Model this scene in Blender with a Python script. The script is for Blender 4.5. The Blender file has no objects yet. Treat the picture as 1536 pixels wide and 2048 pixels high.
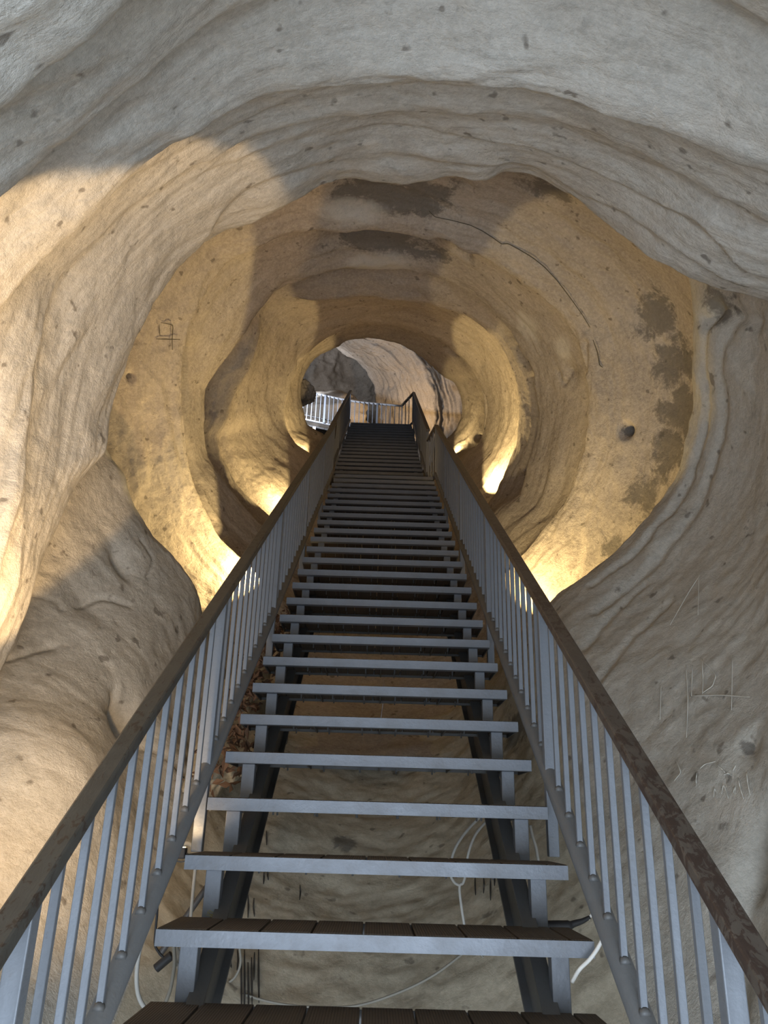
import bpy, bmesh, math, random
import numpy as np
random.seed(7)
rng = np.random.default_rng(7)
SC = bpy.context.scene
COL = SC.collection

# ------------------------------------------------------------------ camera model
FPX = 1600.0
PITCH, YAW, ROLL = 0.373289673, -0.00314304546, 0.0285564633
CAM = np.array([-0.01776, -2.28276, 0.47622])
RISE, RUN, WID = 0.185648615, 0.282585947, 1.25
M = RISE / RUN
f_ = np.array([-math.sin(YAW) * math.cos(PITCH), math.cos(YAW) * math.cos(PITCH), math.sin(PITCH)])
r0 = np.array([math.cos(YAW), math.sin(YAW), 0.0]); u0 = np.cross(r0, f_)
RT = r0 * math.cos(ROLL) + u0 * math.sin(ROLL)
UP = u0 * math.cos(ROLL) - r0 * math.sin(ROLL)
FW = f_
TH = math.atan2(RISE, RUN)
A = np.array([0, math.cos(TH), math.sin(TH)])      # along the tunnel, up the stairs
N = np.array([0, -math.sin(TH), math.cos(TH)])     # square to the stairs
U = np.array([1.0, 0, 0])

def ray(px, py):
    px = np.asarray(px, float)[..., None]; py = np.asarray(py, float)[..., None]
    return FW + RT * (px - 768) / FPX - UP * (py - 1024) / FPX
def unp(px, py, s):
    d = ray(px, py); return CAM + d * (np.asarray(s, float) / (d @ A))[..., None]
def at_y(px, py, y):
    d = ray(px, py); return CAM + d * ((y - CAM[1]) / d[..., 1])[..., None]
def at_x(px, py, x):
    d = ray(px, py); return CAM + d * ((x - CAM[0]) / d[..., 0])[..., None]
def at_z(px, py, z):
    d = ray(px, py); return CAM + d * ((z - CAM[2]) / d[..., 2])[..., None]
def proj(P):
    d = P - CAM; z = d @ FW
    return 768 + FPX * (d @ RT) / z, 1024 - FPX * (d @ UP) / z, z
def tun(s, u, w):
    return CAM + A * s + U * u + N * w

# ------------------------------------------------------------------ object helpers
def tag(o, label=None, cat=None, group=None, kind=None):
    if label: o['label'] = label
    if cat: o['category'] = cat
    if group: o['group'] = group
    if kind: o['kind'] = kind
    return o
def empty(name, loc):
    o = bpy.data.objects.new(name, None); COL.objects.link(o); o.location = loc
    o.empty_display_size = .1
    return o
def mesh_obj(name, me, mat=None, parent=None, loc=(0, 0, 0)):
    o = bpy.data.objects.new(name, me); COL.objects.link(o); o.location = loc
    if mat and not me.materials: me.materials.append(mat)
    if parent: o.parent = parent
    return o
class MB:
    def __init__(s): s.v = []; s.f = []
    def add(s, v, f):
        b = len(s.v); s.v += [tuple(map(float, p)) for p in v]; s.f += [tuple(b + i for i in q) for q in f]
    def hexa(s, c):
        s.add(c, [(0, 3, 2, 1), (4, 5, 6, 7), (0, 1, 5, 4), (1, 2, 6, 5), (2, 3, 7, 6), (3, 0, 4, 7)])
    def box(s, x0, x1, y0, y1, z0, z1):
        s.hexa([(x0, y0, z0), (x1, y0, z0), (x1, y1, z0), (x0, y1, z0), (x0, y0, z1), (x1, y0, z1), (x1, y1, z1), (x0, y1, z1)])
    def bar(s, p, q, a, b, wa, wb, cut=None):
        p = np.array(p, float); q = np.array(q, float); a = np.array(a, float); b = np.array(b, float)
        c = [p - a * wa / 2 - b * wb / 2, p + a * wa / 2 - b * wb / 2, p + a * wa / 2 + b * wb / 2, p - a * wa / 2 + b * wb / 2]
        d = [x + (q - p) for x in c]
        s.hexa(c + d)
    def tube(s, pts, r, n=10, cap=True):
        P = np.array(pts, float); k = len(P)
        T = np.gradient(P, axis=0); T /= np.linalg.norm(T, axis=1)[:, None] + 1e-9
        ref = np.array([0, 0, 1.0]) if abs(T[0][2]) < .9 else np.array([1.0, 0, 0])
        a = np.cross(T[0], ref); a /= np.linalg.norm(a)
        V = []
        for i in range(k):
            a = a - T[i] * (a @ T[i]); a /= np.linalg.norm(a) + 1e-9
            b = np.cross(T[i], a)
            rr = r[i] if hasattr(r, '__len__') else r
            for j in range(n):
                t = 2 * math.pi * j / n
                V.append(P[i] + (a * math.cos(t) + b * math.sin(t)) * rr)
        F = [(i * n + j, i * n + (j + 1) % n, (i + 1) * n + (j + 1) % n, (i + 1) * n + j) for i in range(k - 1) for j in range(n)]
        if cap: F += [tuple(range(n))[::-1], tuple((k - 1) * n + j for j in range(n))]
        s.add(V, F)
    def mesh(s, name, off=(0, 0, 0), bevel=0, smooth=False, seg=2):
        me = bpy.data.meshes.new(name)
        me.from_pydata([(x - off[0], y - off[1], z - off[2]) for x, y, z in s.v], [], s.f)
        bm = bmesh.new(); bm.from_mesh(me)
        bmesh.ops.recalc_face_normals(bm, faces=bm.faces)
        if bevel:
            bmesh.ops.bevel(bm, geom=list(bm.edges), offset=bevel, segments=seg, profile=.5, affect='EDGES', clamp_overlap=True)
        for f in bm.faces: f.smooth = smooth
        bm.to_mesh(me); bm.free()
        return me
    def obj(s, name, mat, parent=None, off=(0, 0, 0), bevel=0, smooth=False):
        return mesh_obj(name, s.mesh(name, off, bevel, smooth), mat, parent)
def smooth_path(pts, n=8):
    P = np.array(pts, float)
    if len(P) < 3: return np.array([P[0] + (P[-1] - P[0]) * t for t in np.linspace(0, 1, n)])
    Q = np.vstack([2 * P[0] - P[1], P, 2 * P[-1] - P[-2]]); out = []
    for i in range(1, len(Q) - 2):
        for t in np.linspace(0, 1, n, endpoint=False):
            a, b, c, d = Q[i - 1:i + 3]
            out.append(.5 * (2 * b + (c - a) * t + (2 * a - 5 * b + 4 * c - d) * t * t + (3 * b - a - 3 * c + d) * t ** 3))
    return np.array(out + [P[-1]])

# ------------------------------------------------------------------ numpy gradient noise
_perm = rng.permutation(256).astype(np.int64); _perm = np.concatenate([_perm, _perm, _perm, _perm])
_g = rng.normal(size=(512, 3)); _g /= np.linalg.norm(_g, axis=1)[:, None]
def noise(P):
    P = np.asarray(P, float); I = np.floor(P).astype(np.int64); F = P - I
    W_ = F * F * F * (F * (F * 6 - 15) + 10); I &= 255
    out = 0
    for dx in (0, 1):
        for dy in (0, 1):
            for dz in (0, 1):
                h = _perm[_perm[_perm[(I[..., 0] + dx) & 255] + ((I[..., 1] + dy) & 255)] + ((I[..., 2] + dz) & 255)]
                d = _g[h]; v = (d * (F - np.array([dx, dy, dz]))).sum(-1)
                w = (W_[..., 0] if dx else 1 - W_[..., 0]) * (W_[..., 1] if dy else 1 - W_[..., 1]) * (W_[..., 2] if dz else 1 - W_[..., 2])
                out = out + v * w
    return out * 1.4
def fbm(P, o=4, g=.5):
    r = 0; a = 1.0
    for i in range(o): r = r + a * noise(P * (2.03 ** i) + 17.3 * i); a *= g
    return r
def sstep(a, b, x):
    t = np.clip((x - a) / (b - a), 0, 1); return t * t * (3 - 2 * t)

# ------------------------------------------------------------------ materials
def new_mat(name):
    m = bpy.data.materials.new(name); m.use_nodes = True
    nt = m.node_tree; b = nt.nodes['Principled BSDF']
    return m, nt, b
def nd(nt, typ, **kw):
    n = nt.nodes.new(typ)
    for k, v in kw.items(): setattr(n, k, v)
    return n
def tex(nt, vec, scale, detail=4, rough=.55, dist=0.0):
    n = nd(nt, 'ShaderNodeTexNoise'); n.inputs['Scale'].default_value = scale
    n.inputs['Detail'].default_value = detail; n.inputs['Roughness'].default_value = rough
    n.inputs['Distortion'].default_value = dist
    if vec is not None: nt.links.new(vec, n.inputs['Vector'])
    return n.outputs['Fac']
def ramp(nt, fac, stops):
    n = nd(nt, 'ShaderNodeValToRGB'); e = n.color_ramp.elements
    while len(e) < len(stops): e.new(.5)
    for i, (p, c) in enumerate(stops):
        e[i].position = p; e[i].color = (*c, 1) if len(c) == 3 else c
    nt.links.new(fac, n.inputs[0]); return n.outputs[0]
def mixc(nt, fac, a, b, mode='MIX'):
    n = nd(nt, 'ShaderNodeMix', data_type='RGBA', blend_type=mode)
    for sock, v in ((0, fac), (6, a), (7, b)):
        if hasattr(v, 'is_output'): nt.links.new(v, n.inputs[sock])
        elif sock == 0: n.inputs[0].default_value = v
        else: n.inputs[sock].default_value = (*v, 1)
    return n.outputs[2]
def math_n(nt, op, a, b=0.0):
    n = nd(nt, 'ShaderNodeMath', operation=op)
    for i, v in enumerate((a, b)):
        if hasattr(v, 'is_output'): nt.links.new(v, n.inputs[i])
        else: n.inputs[i].default_value = v
    return n.outputs[0]

def rock_mat(name, ca, cb, cc, stain_shade=(.13, .12, .108), pale=(.62, .58, .52), bump=.5, streak_mix=.5, sb=.3):
    m, nt, b = new_mat(name)
    geo = nd(nt, 'ShaderNodeNewGeometry'); pos = geo.outputs['Position']
    at = nd(nt, 'ShaderNodeAttribute', attribute_name='flow'); flow = at.outputs['Vector']
    st = nd(nt, 'ShaderNodeAttribute', attribute_name='stain_shade').outputs['Fac']
    pl = nd(nt, 'ShaderNodeAttribute', attribute_name='pale').outputs['Fac']
    s1 = tex(nt, flow, 6, 6, .62, .2); s2 = tex(nt, flow, 24, 6, .68, .15)
    n1 = tex(nt, pos, 1.1, 4, .55, .5); n2 = tex(nt, pos, 5.5, 6, .62, .6); n3 = tex(nt, pos, 38, 6, .75); n4 = tex(nt, pos, 130, 4, .7)
    c = mixc(nt, ramp(nt, n1, [(.32, (0, 0, 0)), (.68, (1, 1, 1))]), ca, cb)
    c = mixc(nt, math_n(nt, 'MULTIPLY', ramp(nt, s1, [(.38, (0, 0, 0)), (.66, (1, 1, 1))]), streak_mix), c, cc)
    c = mixc(nt, math_n(nt, 'MULTIPLY', ramp(nt, s2, [(.48, (0, 0, 0)), (.68, (1, 1, 1))]), streak_mix * .9), c, tuple(x * .62 for x in cb))
    c = mixc(nt, math_n(nt, 'MULTIPLY', ramp(nt, n2, [(.48, (0, 0, 0)), (.72, (1, 1, 1))]), .38), c, tuple(x * .6 for x in ca))
    c = mixc(nt, math_n(nt, 'MULTIPLY', ramp(nt, n3, [(.4, (1, 1, 1)), (.56, (0, 0, 0))]), .3), c, tuple(min(1, x * 1.25) for x in cc))
    # small dark specks of lichen and pits
    vo = nd(nt, 'ShaderNodeTexNoise'); vo.inputs['Scale'].default_value = 13; vo.inputs['Detail'].default_value = 2
    mp = nd(nt, 'ShaderNodeMapping'); mp.inputs['Scale'].default_value = (1, 1, 1.6); nt.links.new(flow, mp.inputs[0])
    nt.links.new(pos, vo.inputs['Vector'])
    c = mixc(nt, math_n(nt, 'MULTIPLY', ramp(nt, vo.outputs['Fac'], [(.665, (0, 0, 0)), (.73, (1, 1, 1))]), .65), c, (.12, .1, .08))
    # dark patches with outlines of their own: dirt, and shade inside the holes
    edge = math_n(nt, 'ADD', st, math_n(nt, 'MULTIPLY', math_n(nt, 'SUBTRACT', n2, .5), 1.6))
    edge = math_n(nt, 'ADD', edge, math_n(nt, 'MULTIPLY', math_n(nt, 'SUBTRACT', n3, .5), .5))
    c = mixc(nt, math_n(nt, 'MULTIPLY', ramp(nt, edge, [(.46, (0, 0, 0)), (.66, (1, 1, 1))]), .72), c, stain_shade)
    edge2 = math_n(nt, 'ADD', pl, math_n(nt, 'MULTIPLY', math_n(nt, 'SUBTRACT', n2, .5), .9))
    c = mixc(nt, math_n(nt, 'MULTIPLY', ramp(nt, edge2, [(.4, (0, 0, 0)), (.65, (1, 1, 1))]), .7), c, pale)
    nt.links.new(c, b.inputs['Base Color'])
    b.inputs['Roughness'].default_value = .92; b.inputs['Specular IOR Level'].default_value = .15
    h = math_n(nt, 'ADD', math_n(nt, 'MULTIPLY', s1, sb), math_n(nt, 'MULTIPLY', s2, sb * .6))
    h = math_n(nt, 'ADD', h, math_n(nt, 'MULTIPLY', n2, .42)); h = math_n(nt, 'ADD', h, math_n(nt, 'MULTIPLY', n3, .24)); h = math_n(nt, 'ADD', h, math_n(nt, 'MULTIPLY', n4, .07))
    bp = nd(nt, 'ShaderNodeBump'); bp.inputs['Strength'].default_value = bump; bp.inputs['Distance'].default_value = .05
    nt.links.new(h, bp.inputs['Height']); nt.links.new(bp.outputs[0], b.inputs['Normal'])
    return m
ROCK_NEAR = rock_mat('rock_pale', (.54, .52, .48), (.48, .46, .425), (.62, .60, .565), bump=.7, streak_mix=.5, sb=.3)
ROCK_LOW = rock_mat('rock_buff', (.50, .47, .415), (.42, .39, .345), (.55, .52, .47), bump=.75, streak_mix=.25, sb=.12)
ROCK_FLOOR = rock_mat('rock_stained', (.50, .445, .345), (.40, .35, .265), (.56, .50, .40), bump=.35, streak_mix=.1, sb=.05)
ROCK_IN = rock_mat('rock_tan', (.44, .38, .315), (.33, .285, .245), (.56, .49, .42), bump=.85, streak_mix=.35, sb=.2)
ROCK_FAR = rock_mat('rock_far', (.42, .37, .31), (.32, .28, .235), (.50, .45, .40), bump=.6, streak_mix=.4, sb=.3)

def steel_mat(name, col, rough=.5, metal=.25, dirt=.3, dcol=(.12, .10, .08)):
    m, nt, b = new_mat(name)
    pos = nd(nt, 'ShaderNodeNewGeometry').outputs['Position']
    n1 = tex(nt, pos, 9, 5, .6); n2 = tex(nt, pos, 70, 3, .6)
    c = mixc(nt, math_n(nt, 'MULTIPLY', ramp(nt, n1, [(.45, (0, 0, 0)), (.75, (1, 1, 1))]), dirt), col, dcol)
    c = mixc(nt, math_n(nt, 'MULTIPLY', ramp(nt, n1, [(.25, (1, 1, 1)), (.42, (0, 0, 0))]), .25), c, tuple(min(1, x * 1.35) for x in col))
    c = mixc(nt, math_n(nt, 'MULTIPLY', ramp(nt, n2, [(.62, (0, 0, 0)), (.72, (1, 1, 1))]), .2), c, dcol)
    nt.links.new(c, b.inputs['Base Color']); b.inputs['Metallic'].default_value = metal
    nt.links.new(math_n(nt, 'ADD', math_n(nt, 'MULTIPLY', n1, .3), rough - .15), b.inputs['Roughness'])
    bp = nd(nt, 'ShaderNodeBump'); bp.inputs['Strength'].default_value = .12; bp.inputs['Distance'].default_value = .01
    nt.links.new(n2, bp.inputs['Height']); nt.links.new(bp.outputs[0], b.inputs['Normal'])
    return m
STEEL = steel_mat('galvanised_paint', (.185, .20, .23), .5, .2, .25)
STEEL_BAL = steel_mat('baluster_paint', (.195, .215, .25), .5, .2, .12)
STEEL_TUBE = steel_mat('dull_grey_tube', (.125, .127, .13), .55, .2, .4)
STEEL_DARK = steel_mat('dark_steel', (.10, .10, .10), .6, .2, .3)
STEEL_BRIGHT = steel_mat('bright_rail', (.62, .63, .66), .4, .3, .1)
def handrail_mat(name, base, chip, thr):
    m, nt, b = new_mat(name)
    pos = nd(nt, 'ShaderNodeNewGeometry').outputs['Position']
    mp = nd(nt, 'ShaderNodeMapping'); mp.inputs['Scale'].default_value = (1, .5, .5); nt.links.new(pos, mp.inputs[0])
    n1 = tex(nt, mp.outputs[0], 52, 6, .7, .8); n0 = tex(nt, pos, 1.3, 3)
    n2 = tex(nt, pos, 14, 5, .6)
    f = math_n(nt, 'ADD', n1, math_n(nt, 'MULTIPLY', math_n(nt, 'SUBTRACT', n0, .5), .55))
    c = mixc(nt, ramp(nt, n2, [(.3, (0, 0, 0)), (.7, (1, 1, 1))]), base, tuple(x * .7 for x in base))
    c = mixc(nt, ramp(nt, f, [(thr, (0, 0, 0)), (thr + .03, (1, 1, 1))]), c, chip)
    nt.links.new(c, b.inputs['Base Color']); b.inputs['Roughness'].default_value = .5
    bp = nd(nt, 'ShaderNodeBump'); bp.inputs['Strength'].default_value = .25; bp.inputs['Distance'].default_value = .006
    nt.links.new(f, bp.inputs['Height']); nt.links.new(bp.outputs[0], b.inputs['Normal'])
    return m
HAND_L = handrail_mat('handrail_worn_grey', (.085, .08, .07), (.045, .03, .022), .57)
HAND_R = handrail_mat('handrail_worn_brown', (.115, .095, .08), (.055, .036, .029), .54)
HAND_U = handrail_mat('handrail_brown', (.10, .075, .05), (.06, .042, .032), .62)
def deck_mat():
    m, nt, b = new_mat('brown_decking')
    pos = nd(nt, 'ShaderNodeNewGeometry').outputs['Position']
    w = nd(nt, 'ShaderNodeTexWave', wave_type='BANDS', bands_direction='X'); w.inputs['Scale'].default_value = 40
    w.inputs['Distortion'].default_value = .3; nt.links.new(pos, w.inputs['Vector'])
    n = tex(nt, pos, 8, 5, .6)
    c = mixc(nt, n, (.10, .075, .055), (.065, .05, .038))
    c = mixc(nt, math_n(nt, 'MULTIPLY', w.outputs['Fac'], .35), c, (.035, .028, .022))
    nt.links.new(c, b.inputs['Base Color']); b.inputs['Roughness'].default_value = .75
    bp = nd(nt, 'ShaderNodeBump'); bp.inputs['Strength'].default_value = .4; bp.inputs['Distance'].default_value = .004
    nt.links.new(w.outputs['Fac'], bp.inputs['Height']); nt.links.new(bp.outputs[0], b.inputs['Normal'])
    return m
DECK = deck_mat()
def plain(name, col, rough=.6, var=.25):
    m, nt, b = new_mat(name)
    pos = nd(nt, 'ShaderNodeNewGeometry').outputs['Position']
    c = mixc(nt, math_n(nt, 'MULTIPLY', tex(nt, pos, 25, 4), var * 2), col, tuple(x * .5 for x in col))
    nt.links.new(c, b.inputs['Base Color']); b.inputs['Roughness'].default_value = rough
    return m
CABLE = plain('cable_grey_white', (.50, .49, .46)); CABLE_DIRTY = plain('cable_dusty', (.27, .25, .21))
CABLE_WHITE = plain('cable_white', (.8, .78, .74), .45, .1)
BLACK = plain('black_rubber', (.025, .025, .028), .6); DARK_STRIP = plain('dark_strip', (.075, .075, .08), .5)
LEAF = plain('dry_leaves', (.17, .10, .065), .9, .4); STRAW = plain('straw', (.33, .30, .12), .8)
SCRATCH = plain('scratched_rock', (.62, .60, .54), .95, .1); DRIP = plain('dark_drips', (.05, .045, .04), .8, .2)
GROOVE = plain('carved_groove', (.10, .085, .06), .95, .2)

# ------------------------------------------------------------------ rock sheets
CX, CY = 768.0, 800.0
def polar(pts):
    p = np.array(pts, float); ang = np.degrees(np.arctan2(-(p[:, 1] - CY), p[:, 0] - CX)); return ang, np.hypot(p[:, 0] - CX, p[:, 1] - CY)
def contour(pts, ph, wrap=True, sm=1.0):
    """radius in the picture of a traced edge, for every direction ph (degrees)"""
    a, r = polar(pts)
    if wrap:
        a = a % 360; o = np.argsort(a); a = a[o]; r = r[o]
        a = np.concatenate([a - 360, a, a + 360]); r = np.tile(r, 3)
        g = np.arange(-360, 720, .5); v = np.interp(g, a, r)
    else:
        c = (ph[0] + ph[-1]) / 2; a = (a - c + 180) % 360 - 180 + c; o = np.argsort(a); a = a[o]; r = r[o]
        g = np.arange(ph[0] - 20, ph[-1] + 20, .5); v = np.interp(g, a, r)
    k = np.exp(-.5 * (np.arange(-12, 13) * .5 / sm) ** 2); k /= k.sum()
    vp = np.convolve(np.pad(v, 12, mode='edge'), k, 'valid')
    return np.interp(ph % 360 if wrap else ph, g, vp)
def ring_px(pts, ph, s, wrap=True, sm=1.0):
    r = contour(pts, ph, wrap, sm); t = np.radians(ph)
    return unp(CX + r * np.cos(t), CY - r * np.sin(t), s if hasattr(s, '__len__') else np.full(len(ph), float(s)))
def ring_w(ph, s, R, w0=-.6, squash=1.0):
    t = np.radians(ph); R = R if hasattr(R, '__len__') else np.full(len(ph), float(R))
    return CAM + A * np.asarray(s)[..., None] * np.ones((len(ph), 1)) + np.outer(R * np.cos(t), U) + np.outer(R * np.sin(t) * squash + w0, N)
def outward(P, w0=-.6):
    d = P - CAM; o = d - np.outer(d @ A, A) - w0 * N; return o / (np.linalg.norm(o, axis=1)[:, None] + 1e-9)
def by_phi(ph, *pairs):
    g = np.arange(ph[0] - 30, ph[-1] + 30.5, .5); v = np.interp(g, [p[0] for p in pairs], [p[1] for p in pairs])
    k = np.exp(-.5 * (np.arange(-40, 41) * .5 / 7.0) ** 2); k /= k.sum()
    return np.interp(ph, g, np.convolve(np.pad(v, 40, mode='edge'), k, 'valid'))
def loft(rings, nseg):
    R = np.array(rings); K = len(R); rows = []
    ext = np.concatenate([[2 * R[0] - R[1]], R, [2 * R[-1] - R[-2]]])
    for k in range(K - 1):
        p0, p1, p2, p3 = ext[k:k + 4]
        d1 = np.linalg.norm(p2 - p1, axis=1)[:, None] + 1e-6
        d0 = np.linalg.norm(p1 - p0, axis=1)[:, None] + 1e-6; d2 = np.linalg.norm(p3 - p2, axis=1)[:, None] + 1e-6
        # non-uniform Catmull-Rom (centripetal)
        a, b_, c = np.sqrt(d0), np.sqrt(d1), np.sqrt(d2)
        m1 = (p1 - p0) / a - (p2 - p0) / (a + b_) + (p2 - p1) / b_
        m2 = (p2 - p1) / b_ - (p3 - p1) / (b_ + c) + (p3 - p2) / c
        m1 = m1 * b_; m2 = m2 * b_
        for t in np.linspace(0, 1, nseg[k], endpoint=False):
            h = (2 * t ** 3 - 3 * t ** 2 + 1) * p1 + (t ** 3 - 2 * t ** 2 + t) * m1 + (-2 * t ** 3 + 3 * t ** 2) * p2 + (t ** 3 - t ** 2) * m2
            rows.append(h)
    rows.append(R[-1]); return np.array(rows)
def grid_normals(G, w0=-.6):
    du = np.gradient(G, axis=1); dv = np.gradient(G, axis=0); n = np.cross(du, dv)
    n /= np.linalg.norm(n, axis=-1, keepdims=True) + 1e-9
    return n
def inward_sign(G, n):
    c = G[G.shape[0] // 2]; m = n[G.shape[0] // 2]
    return -1.0 if np.mean((outward(c) * m).sum(1)) > 0 else 1.0
def find(G, px, py, tol=14):
    """the sheet's nearest point to the eye in direction (px, py)"""
    F = G.reshape(-1, 3); x, y, z = proj(F)
    ok = z > .3; d = np.where(ok, np.hypot(x - px, y - py), 1e9); near = d < tol
    if not near.any(): return F[np.argmin(d)]
    i = np.where(near)[0]; return F[i[np.argmin(z[i] + d[i] * .004)]]
def make_sheet(G, ph, names, mat, disp, dents=(), creases=(), stains=(), pales=(), streak=(1.0, .06), labels=None):
    n = grid_normals(G); sg = inward_sign(G, n); n = n * sg
    H, Wd = G.shape[:2]
    seglen = np.linalg.norm(np.diff(G, axis=0), axis=-1).mean(1); vv = np.concatenate([[0], np.cumsum(seglen)])
    cenR = np.linalg.norm(G - CAM - (((G - CAM) @ A)[..., None] * A) + .6 * N, axis=-1)
    arc = np.radians(ph)[None, :] * 1.8 * np.ones((H, 1))
    warp = fbm(G * .9, 3)[..., None] * .12
    flow = np.stack([arc * .16, vv[:, None] * np.ones((1, Wd)), cenR * .35], -1) + warp
    fl = flow * np.array([1, 1, 1])
    d = disp['big'] * fbm(G * disp.get('fb', .9), 3) + disp['mid'] * fbm(G * 3.1 + 5, 3) + disp['fine'] * fbm(G * 11 + 9, 3)
    st = noise(fl * np.array([4, 5, 3.0])); st2 = 1 - np.abs(noise(fl * np.array([6, 11, 5.0]) + 3)) * 2
    d = d + disp['streak'] * st + disp['ridge'] * (st2 - .5)
    if 'ledge' in disp:
        q = vv[:, None] * disp['lf'] + 1.3 * fbm(G * .7 + 31, 2) + .25 * noise(G * 2.3); q = q - np.floor(q)
        d = d + disp['ledge'] * np.where(q < .8, q / .8, (1 - q) / .2) * np.clip(.6 + 1.2 * noise(G * 1.1 + 77), 0, 1)
    d = d + disp['sfine'] * noise(fl * np.array([22, 30, 14.0]))
    cents = [(find(G, px, py), r, amp, el) for px, py, r, amp, el in dents]
    for c, r, amp, el in cents:
        q = G - c
        if el is not None:
            ax = np.array(el[:3], float); ax /= np.linalg.norm(ax); k = el[3]
            along = (q @ ax)[..., None] * ax; q = (q - along) + along / k
        dd = (q ** 2).sum(-1) / r ** 2; d = d + amp * np.exp(-dd)
    for pts, r, amp in creases:
        P3 = np.array([find(G, p[0], p[1], 7) for p in smooth_path([(a, b_, 0) for a, b_ in pts], 4)[:, :2]]); best = np.full((H, Wd), 9.0)
        for a, b_ in zip(P3[:-1], P3[1:]):
            e = b_ - a; t = np.clip(((G - a) @ e) / (e @ e + 1e-9), 0, 1); best = np.minimum(best, np.linalg.norm(G - a - t[..., None] * e, axis=-1))
        d = d + amp * np.exp(-(best / r) ** 2)
    def mask(lst):
        m_ = np.zeros((H, Wd))
        for px, py, r, *rest in lst:
            c = find(G, px, py); q = G - c
            if rest:
                ax = np.array(rest[0][:3], float); ax /= np.linalg.norm(ax); along = (q @ ax)[..., None] * ax; q = (q - along) + along / rest[0][3]
            m_ = np.maximum(m_, 1 - np.sqrt((q ** 2).sum(-1)) / r * .5)
        return np.clip(m_, 0, 1)
    sm, pm = mask(stains), mask(pales)
    G2 = G + n * d[..., None]
    n2 = grid_normals(G2) * sg
    out = []
    for nm, c0, c1 in names:
        i0 = int(np.searchsorted(ph, c0)); i1 = int(np.searchsorted(ph, c1)); i0 = max(0, min(i0, Wd - 2)); i1 = min(Wd - 1, i1)
        sub = G2[:, i0:i1 + 1].reshape(-1, 3); w = i1 - i0 + 1
        idx = np.arange(H * w).reshape(H, w)
        q = np.stack([idx[:-1, :-1], idx[:-1, 1:], idx[1:, 1:], idx[1:, :-1]], -1).reshape(-1, 4)
        if sg < 0: q = q[:, ::-1]
        me = bpy.data.meshes.new(nm); me.vertices.add(H * w); me.vertices.foreach_set('co', sub.ravel())
        me.loops.add(q.size); me.loops.foreach_set('vertex_index', q.ravel().astype(np.int32))
        me.polygons.add(len(q)); me.polygons.foreach_set('loop_start', np.arange(0, q.size, 4, dtype=np.int32))
        me.update(calc_edges=True); me.validate()
        me.polygons.foreach_set('use_smooth', np.ones(len(me.polygons), bool))
        a = me.attributes.new('flow', 'FLOAT_VECTOR', 'POINT'); a.data.foreach_set('vector', flow[:, i0:i1 + 1].reshape(-1).astype(np.float32))
        a = me.attributes.new('stain_shade', 'FLOAT', 'POINT'); a.data.foreach_set('value', sm[:, i0:i1 + 1].ravel().astype(np.float32))
        a = me.attributes.new('pale', 'FLOAT', 'POINT'); a.data.foreach_set('value', pm[:, i0:i1 + 1].ravel().astype(np.float32))
        nn = n2[:, i0:i1 + 1].reshape(-1, 3)
        me.normals_split_custom_set_from_vertices([tuple(v) for v in nn])
        o = mesh_obj(nm, me, mat[nm] if isinstance(mat, dict) else mat); tag(o, (labels or {}).get(nm), 'rock', kind='structure'); out.append(o)
    return G2

# ---- the overhanging vault at the mouth
LIP = [(-150, 1520), (0, 1335), (50, 1260), (62, 1200), (78, 1150), (110, 1060), (130, 1010), (150, 968), (212, 912), (225, 870), (235, 800), (250, 740),
       (270, 680), (300, 610), (330, 560), (400, 482), (470, 437), (540, 412), (600, 385), (640, 364), (683, 351), (726, 353), (757, 364), (804, 368), (851, 360),
       (894, 349), (925, 353), (945, 360), (976, 358), (1003, 337), (1054, 341), (1101, 366), (1148, 396), (1226, 455), (1300, 515), (1370, 550), (1450, 575), (1536, 602), (1750, 670)]
K2 = [(-420, 1250), (-330, 900), (-180, 600), (0, 370), (150, 255), (280, 155), (370, 85), (475, 20), (620, -60), (800, -110), (1100, -110), (1400, -20), (1700, 150), (1900, 330), (2000, 600)]
K1 = [(-800, 1250), (-600, 800), (-300, 400), (0, 188), (65, 125), (160, 75), (240, 5), (420, -120), (700, -260), (1000, -270), (1400, -180), (1800, 50), (2100, 300), (2300, 560)]
K25 = [(-200, 1250), (-110, 900), (-30, 700), (75, 500), (215, 375), (340, 290), (465, 225), (600, 185), (768, 162), (968, 173), (1118, 190), (1218, 218), (1318, 245), (1418, 280), (1536, 322), (1700, 390), (1900, 520)]
K3 = [(-20, 1300), (40, 1000), (62, 800), (90, 640), (115, 565), (200, 480), (320, 385), (410, 325), (465, 290), (525, 265), (650, 225), (768, 205), (918, 213), (1068, 232), (1218, 282), (1333, 330), (1536, 440), (1750, 540)]
K35 = [(-10, 1320), (50, 1150), (90, 1000), (120, 850), (150, 720), (195, 620), (270, 510), (370, 420), (480, 345), (560, 310), (650, 275), (768, 250), (918, 255), (1068, 278), (1193, 320), (1300, 385), (1420, 470), (1536, 535), (1750, 610)]
phV = np.linspace(-16, 216.5, 640)
sA = by_phi(phV, (-16, 3.1), (10, 3.8), (40, 4.5), (90, 4.95), (140, 4.85), (168, 4.55), (185, 4.4), (205, 3.7), (222, 3.2))
def px(P, s, sm=1.2, k=1.0):
    r = contour(P, phV, False, sm) * by_phi(phV, (165, 1), (205, k), (222, k * 1.1)); t = np.radians(phV)
    return unp(CX + r * np.cos(t), CY - r * np.sin(t), s)
k1, k2, k25, k3, k35, lip = px(K1, sA * .40, 1.2, 1.5), px(K2, sA * .53, 1.2, 1.4), px(K25, sA * .66, 1.2, 1.22), px(K3, sA * .78), px(K35, sA * .87, 2), px(LIP, sA, .7)
def mid(a, b, t, o): return a + (b - a) * t + outward(a + (b - a) * t) * o
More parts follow.
